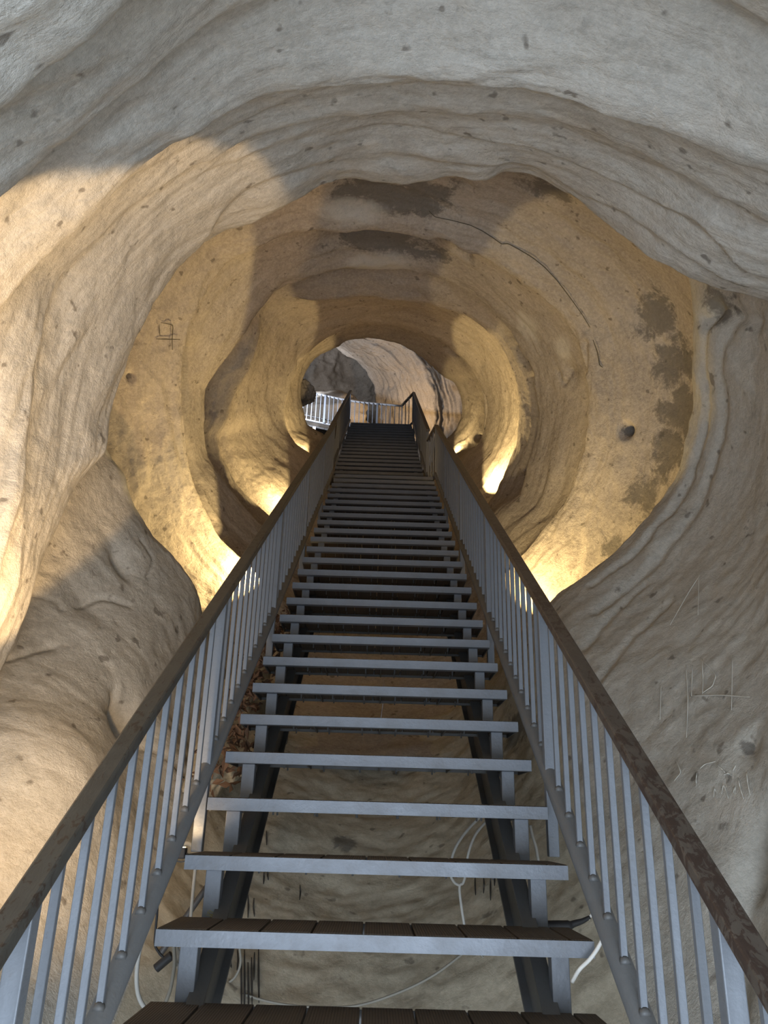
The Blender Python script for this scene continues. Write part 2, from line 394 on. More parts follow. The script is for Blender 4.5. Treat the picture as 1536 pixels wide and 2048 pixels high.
rV = [ring_w(phV, -3.0, 2.6), ring_w(phV, -.4, by_phi(phV, (170, 2.15), (216, 2.6))), k1, mid(k1, k2, .2, .12), k2, mid(k2, k25, .2, .11), k25, mid(k25, k3, .22, .075), k3, mid(k3, k35, .3, .05), k35, lip,
      lip + A * .05 + outward(lip) * .10, lip + A * .3 + outward(lip) * .8]
GV = loft(rV, [14, 40, 22, 30, 24, 30, 22, 26, 24, 26, 34, 16, 10])
DV = dict(big=.04, fb=.6, mid=.012, fine=.004, streak=.010, ridge=.006, sfine=.003, ledge=.035, lf=2.6)
GV = make_sheet(GV, phV, [('ceiling', -16, 165), ('wall_overhang', 165, 222)], ROCK_NEAR, DV,
    pales=[(745, 295, .05)],
    labels={'ceiling': 'pale grey sandstone vault above the foot of the stairs, scored with curving ledges',
            'wall_overhang': 'warm-lit sandstone flank curling down at the left edge, in front of the grey rock outcrop'})

# ---- the lower half of the mouth: left outcrop, floor, right wall
UEDGE = [(120, 600), (150, 700), (186, 830), (214, 912), (243, 950), (258, 1000), (300, 1060), (345, 1110), (388, 1170), (405, 1222), (430, 1300), (480, 1390), (560, 1460), (700, 1500), (800, 1500),
         (900, 1460), (1000, 1340), (1060, 1245), (1110, 1190), (1190, 1130), (1260, 1070), (1310, 1010), (1350, 940), (1374, 850), (1386, 750), (1396, 650), (1392, 590), (1375, 520), (1340, 420)]
phU = np.linspace(152, 404, 660)
sU = by_phi(phU, (152, 4.9), (200, 4.9), (235, 4.9), (270, 4.9), (310, 4.9), (345, 5.0), (404, 5.0))
ue = ring_px(UEDGE, phU, sU, False, .8)
RU = by_phi(phU, (152, 2.7), (196, 2.5), (210, 2.0), (224, 1.66), (240, 1.8), (255, 1.95), (270, 2.0), (290, 1.95), (305, 1.85), (330, 1.62), (360, 1.7), (404, 1.85))
RM = by_phi(phU, (152, 2.6), (196, 2.4), (210, 1.95), (224, 1.64), (240, 1.8), (255, 1.95), (270, 1.98), (290, 1.92), (305, 1.8), (325, 1.65), (350, 1.62), (404, 1.9))
def scaled(P, k, s):   # pull the edge ring towards a nearer station along the axis
    return P + (s - ((P - CAM) @ A))[:, None] * A + outward(P) * k
um1 = ring_w(phU, 2.3, RM); um2 = .45 * ring_w(phU, 3.4, RM * 1.0) + .55 * scaled(ue, by_phi(phU, (152, .6), (195, .45), (212, .16), (240, .0), (300, 0), (330, .1), (404, .15))[:, None], 3.4)
um3 = scaled(ue, by_phi(phU, (152, .2), (195, .14), (212, .07), (240, 0), (300, 0), (330, .10), (404, .10))[:, None], 4.3)
hid = by_phi(phU, (152, .5), (215, .45), (238, .12), (250, .0), (290, .0), (306, .12), (325, .4), (404, .5))[:, None]
rU = [ring_w(phU, -3.0, RU * 1.35), ring_w(phU, -.3, RU * 1.1), um1, um2, um3, ue, ue + A * .14 + outward(ue) * hid * .4, ue + A * .35 + outward(ue) * hid * 1.4]
GU = loft(rU, [12, 36, 60, 50, 44, 18, 12])
DU = dict(big=.05, fb=.7, mid=.013, fine=.006, streak=.002, ridge=.003, sfine=.0015)
GU = make_sheet(GU, phU, [('wall_left', 152, 243), ('floor', 243, 301), ('wall_right', 301, 404)], {'wall_left': ROCK_LOW, 'wall_right': ROCK_LOW, 'floor': ROCK_FLOOR}, DU,
    dents=[(272, 1440, .13, -.16, None), (255, 1115, .055, -.07, (.5, 0, -.8, 2.2)), (180, 1200, .12, -.03, None), (60, 1560, .35, .12, None), (330, 1500, .2, .05, None),
           (1490, 1485, .05, -.03, None), (1440, 700, .3, .05, None), (1500, 1700, .07, -.05, (0, 0, 1, 3)), (1475, 1900, .08, -.06, (0, 0, 1, 4)), (1300, 1050, .1, .03, None)],
    creases=[([(1440, 610), (1412, 700), (1405, 800), (1385, 900), (1345, 1000), (1270, 1095), (1180, 1165)], .035, -.03), ([(1480, 640), (1450, 720), (1440, 830), (1410, 950), (1360, 1050), (1280, 1140), (1190, 1220)], .04, -.025),
             ([(1520, 640), (1450, 625), (1415, 640)], .05, -.04), ([(1280, 1160), (1215, 1230), (1170, 1290)], .03, -.02), ([(1330, 1200), (1250, 1290), (1200, 1370)], .03, -.018), ([(1536, 1590), (1500, 1680), (1490, 1760)], .03, -.035), ([(1480, 1750), (1455, 1880), (1465, 2040)], .03, -.03),
             ([(165, 1198), (215, 1188), (270, 1205)], .02, -.02), ([(0, 1322), (60, 1305), (110, 1290)], .018, -.018), ([(70, 1185), (110, 1195), (130, 1215)], .012, -.014), ([(300, 1150), (310, 1115), (285, 1080)], .012, -.014), ([(285, 1480), (330, 1530), (385, 1580), (400, 1640)], .02, -.025), ([(240, 1380), (262, 1440), (270, 1500)], .03, -.03)],
    stains=[(1485, 1487, .03), (560, 1420, .12), (1020, 1440, .16), (1440, 620, .14), (545, 1600, .05), (700, 1680, .08)],
    pales=[(90, 1540, .2), (1450, 1600, .1)],
    labels={'wall_left': 'grey-brown wrinkled rock outcrop bulging behind the left railing', 'floor': 'stained buff rock slope seen between the open treads',
            'wall_right': 'broad pale grey rock wall behind the right railing, scratched with graffiti'})

# ---- the passage: rings of water-worn ridges
R1 = [(366, 750), (364, 860), (374, 915), (405, 1017), (437, 1079), (485, 1125), (560, 1190), (650, 1260), (768, 1290), (900, 1250), (980, 1175), (1042, 1110), (1099, 1050), (1132, 999), (1159, 912), (1170, 856), (1178, 800), (1174, 725), (1155, 669), (1121, 620),
      (1054, 566), (984, 523), (913, 500), (859, 478), (796, 464), (683, 463), (630, 460), (583, 468), (528, 492), (455, 525), (420, 570), (397, 605), (379, 660), (368, 700)]
R2 = [(410, 775), (408, 823), (406, 870), (410, 918), (437, 953), (474, 1002), (518, 1052), (600, 1110), (700, 1160), (768, 1168), (860, 1140), (940, 1080), (998, 1018), (1039, 985), (1058, 924), (1074, 875), (1082, 819), (1077, 785), (1062, 732), (1044, 692),
      (1020, 655), (990, 620), (940, 580), (859, 545), (757, 538), (660, 540), (601, 557), (568, 566), (543, 586), (521, 613), (492, 655), (462, 693), (437, 726), (419, 755)]
R3 = [(470, 787), (455, 842), (434, 870), (441, 907), (456, 937), (472, 968), (512, 1010), (580, 1060), (680, 1105), (768, 1112), (860, 1090), (930, 1040), (985, 1000), (1010, 950), (1036, 870), (1041, 800), (1025, 740), (995, 680),
      (950, 640), (880, 612), (780, 600), (680, 598), (619, 600), (565, 597), (535, 612), (524, 636), (519, 672), (508, 712), (497, 743)]
R4 = [(572, 790), (568, 837), (576, 866), (594, 889), (620, 905), (660, 950), (768, 985), (870, 960), (934, 903), (953, 888), (970, 844), (970, 797), (938, 731), (884, 687), (830, 664), (760, 650), (690, 657), (640, 682), (605, 715), (585, 750)]
E5 = [(600, 764), (600, 800), (606, 826), (613, 851), (646, 868), (670, 920), (768, 960), (860, 930), (894, 880), (915, 855), (926, 822), (924, 793), (910, 762), (890, 753), (868, 738), (850, 720), (821, 698), (773, 680), (719, 678), (690, 684), (679, 696), (660, 702), (635, 712), (620, 728), (606, 749)]
phT = np.linspace(-90, 270, 760)
def pt(P, s, sm=1.0): return ring_px(P, phT, s, True, sm)
r1, r2, r3, r4, e5 = pt(R1, 6.6), pt(R2, 8.0), pt(R3, 9.0), pt(R4, 11.3, 1.5), pt(E5, 13.2)
back = ring_w(phT, 4.6, by_phi(phT, (-90, 2.0), (-40, 2.1), (0, 2.15), (40, 2.15), (90, 2.1), (140, 2.2), (180, 2.2), (215, 2.1), (270, 2.0)))
back = np.where(((back - CAM) @ N)[:, None] < -1.8, back, back)
rec = ring_w(phT, 5.3, by_phi(phT, (-90, 2.0), (-30, 2.15), (0, 2.2), (40, 2.1), (90, 2.0), (140, 2.0), (180, 2.05), (215, 2.0), (270, 2.0)))
bot = by_phi(phT, (-90, .1), (-50, .5), (0, 1), (180, 1), (230, .5), (270, .1))[:, None]
side = by_phi(phT, (-90, .2), (-40, .5), (0, .35), (40, .25), (90, 1.0), (130, .8), (170, 1), (220, 1), (270, .2))[:, None]
left = by_phi(phT, (-90, .1), (-30, .45), (60, .5), (120, .8), (160, 1), (210, 1), (250, .5), (270, .1))[:, None]
def off(P, a, o): return P + A * a + outward(P) * o
rT = [back, off(r1, -.8, by_phi(phT, (-90, .1), (-45, .3), (0, .52), (50, .45), (90, .42), (140, .5), (210, .5), (240, .3), (270, .1))[:, None]), off(r1, -.32, by_phi(phT, (-90, .05), (-45, .12), (0, .2), (60, .22), (90, .22), (130, .22), (180, .20), (220, .18), (270, .05))[:, None]), r1, off(r1, .14, .55 * side * bot), mid(r1, r2, .62, .2 * side * bot), r2, off(r2, .10, .55 * left * bot + .1 * bot), mid(r2, r3, .5, .34 * left * bot + .04 * bot), r3, off(r3, .12, .42 * left * bot), mid(r3, r4, .3, .20 * left * bot + .05 * bot), mid(r3, r4, .66, .09 * bot), r4,
      off(r4, .2, .24 * bot), mid(r4, e5, .6, .14 * bot), e5, off(e5, .2, .25), off(e5, .5, .8)]
GT = loft(rT, [14, 26, 30, 18, 20, 24, 16, 18, 24, 14, 18, 22, 24, 14, 16, 20, 12, 8])
DT = dict(big=.025, fb=1.0, mid=.010, fine=.006, streak=.008, ridge=.008, sfine=.004, ledge=.02, lf=2.2)
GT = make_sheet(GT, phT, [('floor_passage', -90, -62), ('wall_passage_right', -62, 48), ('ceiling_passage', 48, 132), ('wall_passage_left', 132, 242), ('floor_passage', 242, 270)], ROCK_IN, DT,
    dents=[(1240, 862, .045, -.2, None), (265, 757, .03, -.05, None), (780, 500, .3, -.07, (1, 0, 0, 2.2)), (1130, 745, .1, -.05, None)],
    creases=[([(376, 700), (373, 760), (371, 850), (382, 912), (412, 1010), (445, 1070)], .04, -.07), ([(880, 692), (931, 734), (963, 797), (964, 842), (947, 884)], .045, -.11), ([(1038, 700), (1060, 750), (1072, 820), (1062, 885), (1045, 935)], .05, -.11),
             ([(700, 470), (780, 472), (860, 486), (930, 515)], .06, -.07), ([(1168, 690), (1170, 740), (1165, 850)], .03, -.03), ([(1110, 745), (1125, 770), (1135, 740)], .02, -.03)],
    stains=[(780, 500, .24, (1, 0, 0, 2.0)), (790, 392, .22, (1, 0, 0, 2.4)), (1100, 385, .14, (1, 0, 0, 1.5)), (1300, 640, .2), (1340, 730, .22), (1360, 820, .22), (1330, 900, .2), (1290, 985, .2),  # ceiling entries darken the hollows, right-hand entries are dirt
            (1243, 860, .05), (265, 757, .03), (1215, 1090, .1)],  # entries at the round holes put the shade inside into the colour
    pales=[(700, 425, .12, (1, 0, 0, 2)), (760, 545, .16, (1, 0, 0, 2)), (1050, 660, .16), (1120, 700, .12)],
    labels={'floor_passage': 'rock floor under the upper treads', 'wall_passage_right': 'ringed tan rock on the right of the passage with a round hole and dark stains',
            'ceiling_passage': 'ringed tan rock over the passage with dark hollows', 'wall_passage_left': 'ringed tan rock on the left of the passage with deep dark creases'})

# ---- chamber at the top
phC = np.linspace(-90, 270, 380)
def bc(s, R, w0): return ring_w(phC, s, R, w0)
rC = [bc(13.4, 2.4, -.75), bc(16, 2.9, -.7), bc(20, 3.1, -.5), bc(23.0, 2.6, -.4), bc(24.2, 1.4, -.4), bc(24.5, .05, -.4)]
GC = loft(rC, [26, 34, 30, 24, 14])
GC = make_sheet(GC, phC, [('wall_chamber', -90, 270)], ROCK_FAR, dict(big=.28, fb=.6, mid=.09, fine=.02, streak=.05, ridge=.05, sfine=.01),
    labels={'wall_chamber': 'rough rock of the dim chamber beyond the top of the stairs'})
# curtain of rock hanging in the chamber
LC = np.array([(668, 690), (684, 703), (706, 716), (734, 744), (748, 774), (753, 808), (753, 850), (752, 930)], float)
RC = np.array([(800, 640), (860, 662), (905, 696), (938, 745), (950, 800), (950, 850), (940, 890), (920, 950)], float)
tt = np.linspace(0, 1, 120); LCs = np.stack([np.interp(tt, np.linspace(0, 1, len(LC)), LC[:, k]) for k in (0, 1)], -1); RCs = np.stack([np.interp(tt, np.linspace(0, 1, len(RC)), RC[:, k]) for k in (0, 1)], -1)
cols = []
for v in np.linspace(-.25, 1, 130):
    w = max(v, 0); p = LCs * (1 - w) + RCs * w
    s = 20.2 - 1.5 * math.sin(min(1, w * 1.25) * math.pi / 2) + (2.6 * (-v / .25) if v < 0 else 0)
    P = unp(p[:, 0], p[:, 1], np.full(len(tt), s))
    if v < 0: P = P + U * (.55 * math.sin(-v / .25 * math.pi / 2))
    cols.append(P)
GK = np.array(cols)
GK = GK + A * (.10 * np.sin(np.linspace(0, 26, 130)) * np.clip(np.linspace(-.25, 1, 130), 0, .4) / .4)[:, None, None]
phK = np.linspace(0, 60, 120)
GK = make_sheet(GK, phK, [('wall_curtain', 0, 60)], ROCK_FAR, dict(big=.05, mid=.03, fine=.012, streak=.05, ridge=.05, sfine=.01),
    labels={'wall_curtain': 'curtain of pale folded rock hanging behind the top landing'})

def lump(name, c, r, mat, label, seed):
    bm = bmesh.new(); bmesh.ops.create_icosphere(bm, subdivisions=5, radius=1)
    V = np.array([v.co[:] for v in bm.verts]); d = 1 + .28 * fbm(V * 1.3 + seed, 4) + .08 * noise(V * 5 + seed)
    for v, k, q in zip(bm.verts, d, V): v.co = [q[i] * k * r[i] for i in range(3)]
    for f in bm.faces: f.smooth = True
    me = bpy.data.meshes.new(name); bm.to_mesh(me); bm.free()
    o = mesh_obj(name, me, mat, loc=tuple(c)); return tag(o, label, 'rock', kind='structure')
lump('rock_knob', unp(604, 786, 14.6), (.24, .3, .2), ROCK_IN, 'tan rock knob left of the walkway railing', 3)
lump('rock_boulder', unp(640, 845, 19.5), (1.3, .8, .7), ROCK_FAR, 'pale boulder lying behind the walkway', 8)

# ------------------------------------------------------------------ stairs
def tread_meshes():
    m = MB()
    m.box(-WID / 2, WID / 2, 0, .006, -.045, -.002); m.box(-WID / 2, WID / 2, .006, .045, -.045, -.040)
    nf = len(m.f); m.box(-WID / 2, WID / 2, .300, .306, -.040, -.004)
    for x in (-WID / 2, -.30, .0, .30, WID / 2 - .006): m.box(x, x + .006, .006, .30, -.044, -.030)
    for i in range(8):
        x = -WID / 2 + .075 + i * .157; m.tube([(x, .10, -.056), (x, .10, -.03)], .004, 6); m.tube([(x, .24, -.056), (x, .24, -.03)], .004, 6)
    me1 = m.mesh('tread')
    me1.materials.append(STEEL); me1.materials.append(STEEL_DARK)
    for p in me1.polygons: p.material_index = 1 if p.index >= nf else 0  # rear bar and studs coloured darker for the shade under the tread
    d = MB(); x = -WID / 2; k = 0
    while x < WID / 2 - .01:
        x1 = min(x + .1445, WID / 2); d.box(x + .0015, x1 - .0015, .008, .308, -.028, .001); x += .148; k += 1
    me2 = d.mesh('decking', bevel=.0015, seg=1)
    me2.materials.append(DECK)
    b = MB(); b.box(-.026, .026, .034, .084, -.235, -.045); me3 = b.mesh('bracket', bevel=.003)
    me3.materials.append(STEEL)
    return me1, me2, me3
ME_T, ME_D, ME_B = tread_meshes()
def flight(name, label, x0, y0, z0, n0, n1, RUN=RUN, RISE=RISE):
    th = math.atan2(RISE, RUN); N = np.array([0, -math.sin(th), math.cos(th)])
    root = empty(name, (x0, y0, z0)); tag(root, label, 'stairs')
    for k in range(n0, n1):
        t = mesh_obj('tread', ME_T, None, root, (0, k * RUN, k * RISE)); mesh_obj('decking', ME_D, None, t)
        for sx in (-1, 1): mesh_obj('bracket', ME_B, None, root, (sx * .533, k * RUN, k * RISE))
    for sx in (-1, 1):
        m = MB(); off = -.31
        p = np.array([sx * .50, (n0 - .6) * RUN, (n0 - .6) * RISE + off]); q = np.array([sx * .50, (n1 - .2) * RUN, (n1 - .2) * RISE + off])
        for dn, th in ((.10, .012), (-.10, .012)): m.bar(p + N * dn + U * sx * -.005, q + N * dn + U * sx * -.005, U, N, .05, th)
        m.bar(p + U * sx * .0, q + U * sx * .0, U, N, .012, .20)
        m.obj('stringer', STEEL_DARK if sx < 0 else STEEL_TUBE, root, bevel=.002)  # same steel: shade on the left, light on the right put into colour
    return root
lower = flight('staircase', 'long lower flight of open steel stairs with brown decked treads', 0, 0, 0, 0, 26)
m = MB(); m.box(-.66, .66, 25 * RUN + .31, 7.56, 25 * RISE - .05, 25 * RISE); m.obj('landing', STEEL_DARK, lower, bevel=.003)
q = at_y(566, 1462, 3.1)
m = MB(); m.box(q[0] - .03, q[0] + .03, 3.1, 3.16, q[2] - .55, 3.1 * M - .36); m.obj('support_leg', STEEL_DARK, lower, bevel=.003)
X2, Y2, Z2 = -.08, 7.26, 25 * RISE
N2, RISE2 = 18, .1955; M2 = RISE2 / RUN
upper = flight('staircase', 'dark upper flight of open steel stairs climbing to the top landing', X2, Y2, Z2, 1, N2 + 1, RUN, RISE2)
ZT = Z2 + N2 * RISE2; YT = Y2 + N2 * RUN
m = MB(); m.box(-.66, .66, N2 * RUN + .31, N2 * RUN + .85, N2 * RISE2 - .06, N2 * RISE2); m.obj('landing', STEEL_DARK, upper, bevel=.003)

# ------------------------------------------------------------------ railings
def slab(m, pts, w, t):
    """flat handrail swept through points, kept level across"""
    P = np.array(pts, float)
    for a, b in zip(P[:-1], P[1:]):
        d = (b - a) / np.linalg.norm(b - a); x = np.cross(d, [0, 0, 1.0]); x /= np.linalg.norm(x); n = np.cross(x, d)
        m.bar(a - d * .012, b + d * .012, x, n, w, t)
def stair_rail(label, sx, xc, y0, z0, ya, yb, ends, hmat, first_post, nb_per=11, M=M):
    TH = math.atan(M)
    X = xc + sx * .66; root = empty('stair_railing', (X, y0 + ya, z0 + ya * M)); tag(root, label, 'railing', 'railings along the stairs')
    o = np.array(root.location)
    top = .757 - .017 / math.cos(TH)
    hp = [(X, y0 + ya, z0 + ya * M + top), (X, y0 + yb, z0 + yb * M + top)] + [tuple(e) for e in ends]
    m = MB(); slab(m, hp, .053, .034); m.obj('handrail', hmat, root, off=o, bevel=.006)
    m = MB(); bp = [(X, y0 + ya, z0 + ya * M + .05), (X, y0 + yb, z0 + yb * M + .05)]
    m.tube(bp, .031, 18); m.obj('bottom_rail', STEEL_TUBE, root, off=o, smooth=True)
    b = MB(); b.box(-.009, .009, -.009, .009, 0, .685); me = b.mesh('baluster', bevel=.0015, seg=1); me.materials.append(STEEL_BAL)
    p = MB(); p.box(-.02, .02, -.02, .02, -.29, .68); mep = p.mesh('post', bevel=.003); mep.materials.append(STEEL_BAL)
    w = MB(); w.tube([(0, -.012, -.010), (0, -.004, -.002), (0, 0, .004)], [.014, .0145, .012], 10); mew = w.mesh('weld', smooth=True); mew.materials.append(STEEL_TUBE)
    step = 1.53 / nb_per; k = -40
    while True:
        y = first_post + k * step
        if y > yb - .02: break
        if y > ya + .02:
            z = z0 + y * M + .05
            if k % nb_per == 0: mesh_obj('post', mep, None, root, (X - o[0], y0 + y - o[1], z - o[2]))
            else:
                c = mesh_obj('baluster', me, None, root, (X - o[0], y0 + y - o[1], z - o[2]))
                if y < 2.4: mesh_obj('weld', mew, None, c, (0, 0, .036))
        k += 1
    return root, o, me, mep
zr = lambda y: y * M + .757 - .017 / math.cos(TH)
L1 = stair_rail('left railing of the lower flight with a worn grey handrail', -1, 0, 0, 0, -1.6, 7.0, [(-.70, 7.42, zr(7.0))], HAND_L, .925)
Q1 = stair_rail('right railing of the lower flight with a rusty brown handrail', 1, 0, 0, 0, -1.6, 7.0, [(.585, 7.42, zr(7.0))], HAND_R, .95)
L2 = stair_rail('left railing of the upper flight, seen almost edge-on', -1, X2, Y2, Z2, .16, N2 * RUN, [], HAND_U, .3, 11, M2)
ZTR = ZT + .757 - .02
GA = at_z(803, 812, ZTR); GB = at_z(697, 801, ZTR); GD = at_z(560, 770, ZTR)
Q2 = stair_rail('right railing of the upper flight rising to a sharp corner', 1, X2, Y2, Z2, .16, N2 * RUN, [tuple(GA)], HAND_U, .3, 11, M2)
for (root, o, me, mep), pa, pb, z in ((L1, (-.66, 7.0), (-.70, 7.42), zr(7.0)), (Q1, (.66, 7.0), (.585, 7.42), zr(7.0)), (Q2, (X2 + .66, YT), (GA[0], GA[1]), ZTR)):
    for t in np.linspace(.08, .95, 4):
        mesh_obj('baluster', me, None, root, (pa[0] + (pb[0] - pa[0]) * t - o[0], pa[1] + (pb[1] - pa[1]) * t - o[1], z - .68 - o[2]))
    m = MB(); m.tube([(*pa, z - .68), (*pb, z - .68)], .022, 12); m.obj('lower_rail', STEEL_TUBE, root, off=o, smooth=True)

# guard railing across the top
root = empty('guard_railing', (GB[0], GB[1], ZT)); tag(root, 'level guard railing with a bright top rail crossing behind the head of the stairs', 'railing')
o = np.array(root.location)
m = MB(); m.tube(smooth_path([GA, GB, GD], 8), .022, 12); m.obj('handrail', STEEL_BRIGHT, root, off=o, smooth=True)
m = MB(); m.tube(smooth_path([GA - [0, 0, .56], GB - [0, 0, .56], GD - [0, 0, .56]], 8), .012, 10); m.obj('lower_rail', STEEL_TUBE, root, off=o, smooth=True)
m = MB(); m.tube(smooth_path([GA - [0, 0, .66], GB - [0, 0, .66], GD - [0, 0, .66]], 8), .02, 10); m.obj('bottom_rail', STEEL_BRIGHT, root, off=o, smooth=True)
b = MB(); b.box(-.008, .008, -.008, .008, -.66, 0); me = b.mesh('baluster'); me.materials.append(STEEL_BAL)
p = MB(); p.box(-.02, .02, -.02, .02, -.66, 0); mep = p.mesh('post'); mep.materials.append(STEEL_BAL)
for a, bq, n in ((GA, GB, 12), (GB, GD, 16)):
    for i in range(n):
        q = a + (bq - a) * (i + .5) / n; mesh_obj('post' if i in (5,) else 'baluster', mep if i in (5,) else me, None, root, tuple(q - o))
# walkway beyond the railing, seen from below
root = empty('walkway', (-1.9, GB[1] + .3, ZT)); tag(root, 'dark walkway deck seen from below, left of the upper flight', 'walkway')
o = np.array(root.location); d = (GD - GB) / np.linalg.norm(GD - GB); d[2] = 0; bk = np.array([-.45, .9, 0])
for i in range(11):
    q = GB * [1, 1, 0] + [0, 0, ZT - .02] + d * (i * .17 + .0)
    m = MB(); m.hexa([q + [0, .03, -.035], q + d * .155 + [0, .03, -.035], q + d * .155 + bk * 1.5 + [0, 0, -.035], q + bk * 1.5 + [0, 0, -.035],
                      q + [0, .03, 0], q + d * .155 + [0, .03, 0], q + d * .155 + bk * 1.5, q + bk * 1.5]); m.obj('deck_board', STEEL_DARK, root, off=o)
for t in (.35, 1.1):
    a = GB * [1, 1, 0] + [0, 0, ZT - .09] + bk * t; m = MB(); m.bar(a, a + d * 1.86, bk / 1.006, np.array([0, 0, 1.0]), .05, .07); m.obj('beam', STEEL_DARK, root, off=o)
a = GB * [1, 1, 0] + d * .72; m = MB(); m.box(a[0] - .03, a[0] + .03, a[1], a[1] + .06, ZT - 1.0, ZT - .05); m.obj('support_leg', STEEL_BRIGHT, root, off=o)

# ------------------------------------------------------------------ cables, pipes and litter
def cable(name, label, pts, r, mat, cat='cable', group=None, parent=None):
    P = np.array([at_y(x, y, d) for x, y, d in pts]); P = smooth_path(P, 8)
    c = np.array([0, 0, 0.]) if parent else P[0]
    m = MB(); m.tube(P, r, 10); ob = m.obj(name, mat, parent, off=tuple(c), smooth=True)
    if parent is None:
        ob.location = tuple(c); tag(ob, label, cat, group)
    return ob
cable('cable', 'pale cable looping down outside the left end of the lowest treads', [(300, 1838, .45), (282, 1889, .45), (274, 1936, .45), (274, 1975, .45), (281, 2002, .45), (296, 2024, .45)], .0065, CABLE)
cable('cable', 'dusty grey cable hanging under the left end of the second visible tread', [(347, 1880, .66), (349, 1921, .66), (346, 1949, .66), (340, 1980, .66), (329, 2010, .66)], .0065, CABLE_DIRTY)
cable('cable', 'short pale cable tucked against the left bracket of the second visible tread', [(352, 1880, .7), (357, 1910, .7), (353, 1925, .7), (362, 1945, .7), (366, 1965, .7)], .006, CABLE)
cable('cable', 'thin upright grey cable behind the third visible tread at its left end', [(393, 1715, 1.0), (387, 1771, 1.0), (381, 1840, 1.0)], .006, CABLE)
cable('cable', 'curled pale cable at the foot of the lit left post', [(350, 1712, .93), (356, 1701, .93), (363, 1691, .93), (376, 1687, .93), (392, 1696, .93)], .008, CABLE)
cable('cable', 'long slack cable drooping across the rock under the lowest treads', [(477, 1880, 1.3), (481, 1925, 1.3), (470, 1954, 1.3), (448, 1976, 1.3), (484, 1988, 1.3), (546, 2005, 1.3), (619, 2014, 1.3), (710, 2012, 1.3), (795, 1986, 1.3), (868, 1950, 1.3), (935, 1900, 1.3)], .005, CABLE_DIRTY)
cable('cable', 'pale cable arching below the fourth visible tread, left one of the pair', [(972, 1622, 1.5), (937, 1658, 1.5), (915, 1688, 1.5), (904, 1715, 1.5), (900, 1745, 1.5), (908, 1764, 1.5), (919, 1771, 1.5)], .006, CABLE)
cable('cable', 'pale cable arching below the fourth visible tread, right one of the pair, trailing lower', [(992, 1624, 1.5), (959, 1658, 1.5), (944, 1684, 1.5), (935, 1715, 1.5), (931, 1748, 1.5), (926, 1766, 1.5), (919, 1773, 1.5), (922, 1808, 1.5), (930, 1860, 1.5)], .006, CABLE)
cable('cable', 'short pale cable beside the right bracket of the fourth tread', [(1060, 1650, 1.2), (1066, 1675, 1.2), (1072, 1695, 1.2), (1077, 1725, 1.2)], .006, CABLE)
cable('cable', 'dusty cable sagging in a small loop under the second tread on the right', [(955, 1900, 1.4), (970, 1918, 1.4), (995, 1930, 1.4), (1021, 1930, 1.4), (1050, 1908, 1.4)], .004, CABLE_DIRTY)
wc = cable('cable', 'bright white cable crossing the right end of the second tread', [(1214, 1858, .25), (1208, 1872, .25), (1195, 1897, .25), (1179, 1919, .25), (1159, 1939, .25), (1144, 1964, .27)], .0055, CABLE_WHITE)
tw = cable('cable', 'white cable end bound in black tape beside the right bracket of the third tread', [(1193, 1815, .78), (1188, 1823, .78), (1176, 1838, .78)], .0055, CABLE_WHITE)
P = np.array([at_y(x, y, .78) for x, y in ((1180, 1834), (1165, 1842), (1149, 1847), (1137, 1851), (1115, 1851), (1092, 1851))])
m = MB(); m.tube(smooth_path(P, 6) - np.array(tw.location), np.interp(np.linspace(0, 1, 31), [0, .3, .5, .6, 1], [.006, .010, .012, .017, .016]), 10); mesh_obj('tape', m.mesh('tape', smooth=True), BLACK, tw)
cable('strip', 'straight dark conduit leaning across the rock behind the left railing', [(190, 2085, 1.15), (315, 1915, 1.15), (418, 1768, 1.15)], .012, DARK_STRIP, 'pipe')  # dark tube along a straight diagonal line
cable('pipe', 'short black ribbed pipe stub under the left end of the second visible tread', [(312, 1937, .72), (326, 1925, .72), (344, 1910, .72)], .015, BLACK, 'pipe')
cable('cord', 'frayed dark cord hanging beside the left end of the second visible tread', [(316, 1785, .62), (314, 1830, .62), (312, 1850, .62), (310, 1888, .62), (318, 1905, .62), (327, 1915, .62)], .004, BLACK, 'cord')
fr = empty('floodlight', tuple(at_y(360, 1706, .80))); tag(fr, 'small black floodlight at the foot of the lit post of the left railing', 'lamp')
m = MB(); m.box(-.022, .022, -.02, .02, -.018, .018); m.obj('housing', BLACK, fr, bevel=.004)
m = MB(); m.box(-.016, .016, -.014, .014, .017, .020)
le, nt_, b_ = new_mat('lamp_lens'); b_.inputs['Emission Color'].default_value = (1, .75, .4, 1); b_.inputs['Emission Strength'].default_value = 6
m.obj('lens', le, fr)
m = MB(); m.tube([(-.026, 0, 0), (-.026, .02, -.025), (0, .03, -.03), (.026, .02, -.025), (.026, 0, 0)], .003, 6); m.obj('bracket', STEEL_DARK, fr)
m = MB(); P0 = at_y(422, 1828, .60)
for a, b in (((414, 1826), (436, 1838)), ((415, 1823), (432, 1836)), ((418, 1820), (444, 1840)), ((412, 1830), (428, 1836))):
    m.tube(np.array([at_y(*a, .60), at_y((a[0] + b[0]) / 2, (a[1] + b[1]) / 2 - 1, .60), at_y(*b, .57)]) - P0, .0016, 5)
ob = m.obj('straw', STRAW); ob.location = tuple(P0); tag(ob, 'few straw stalks lying on the tread against the left bracket', 'straw')
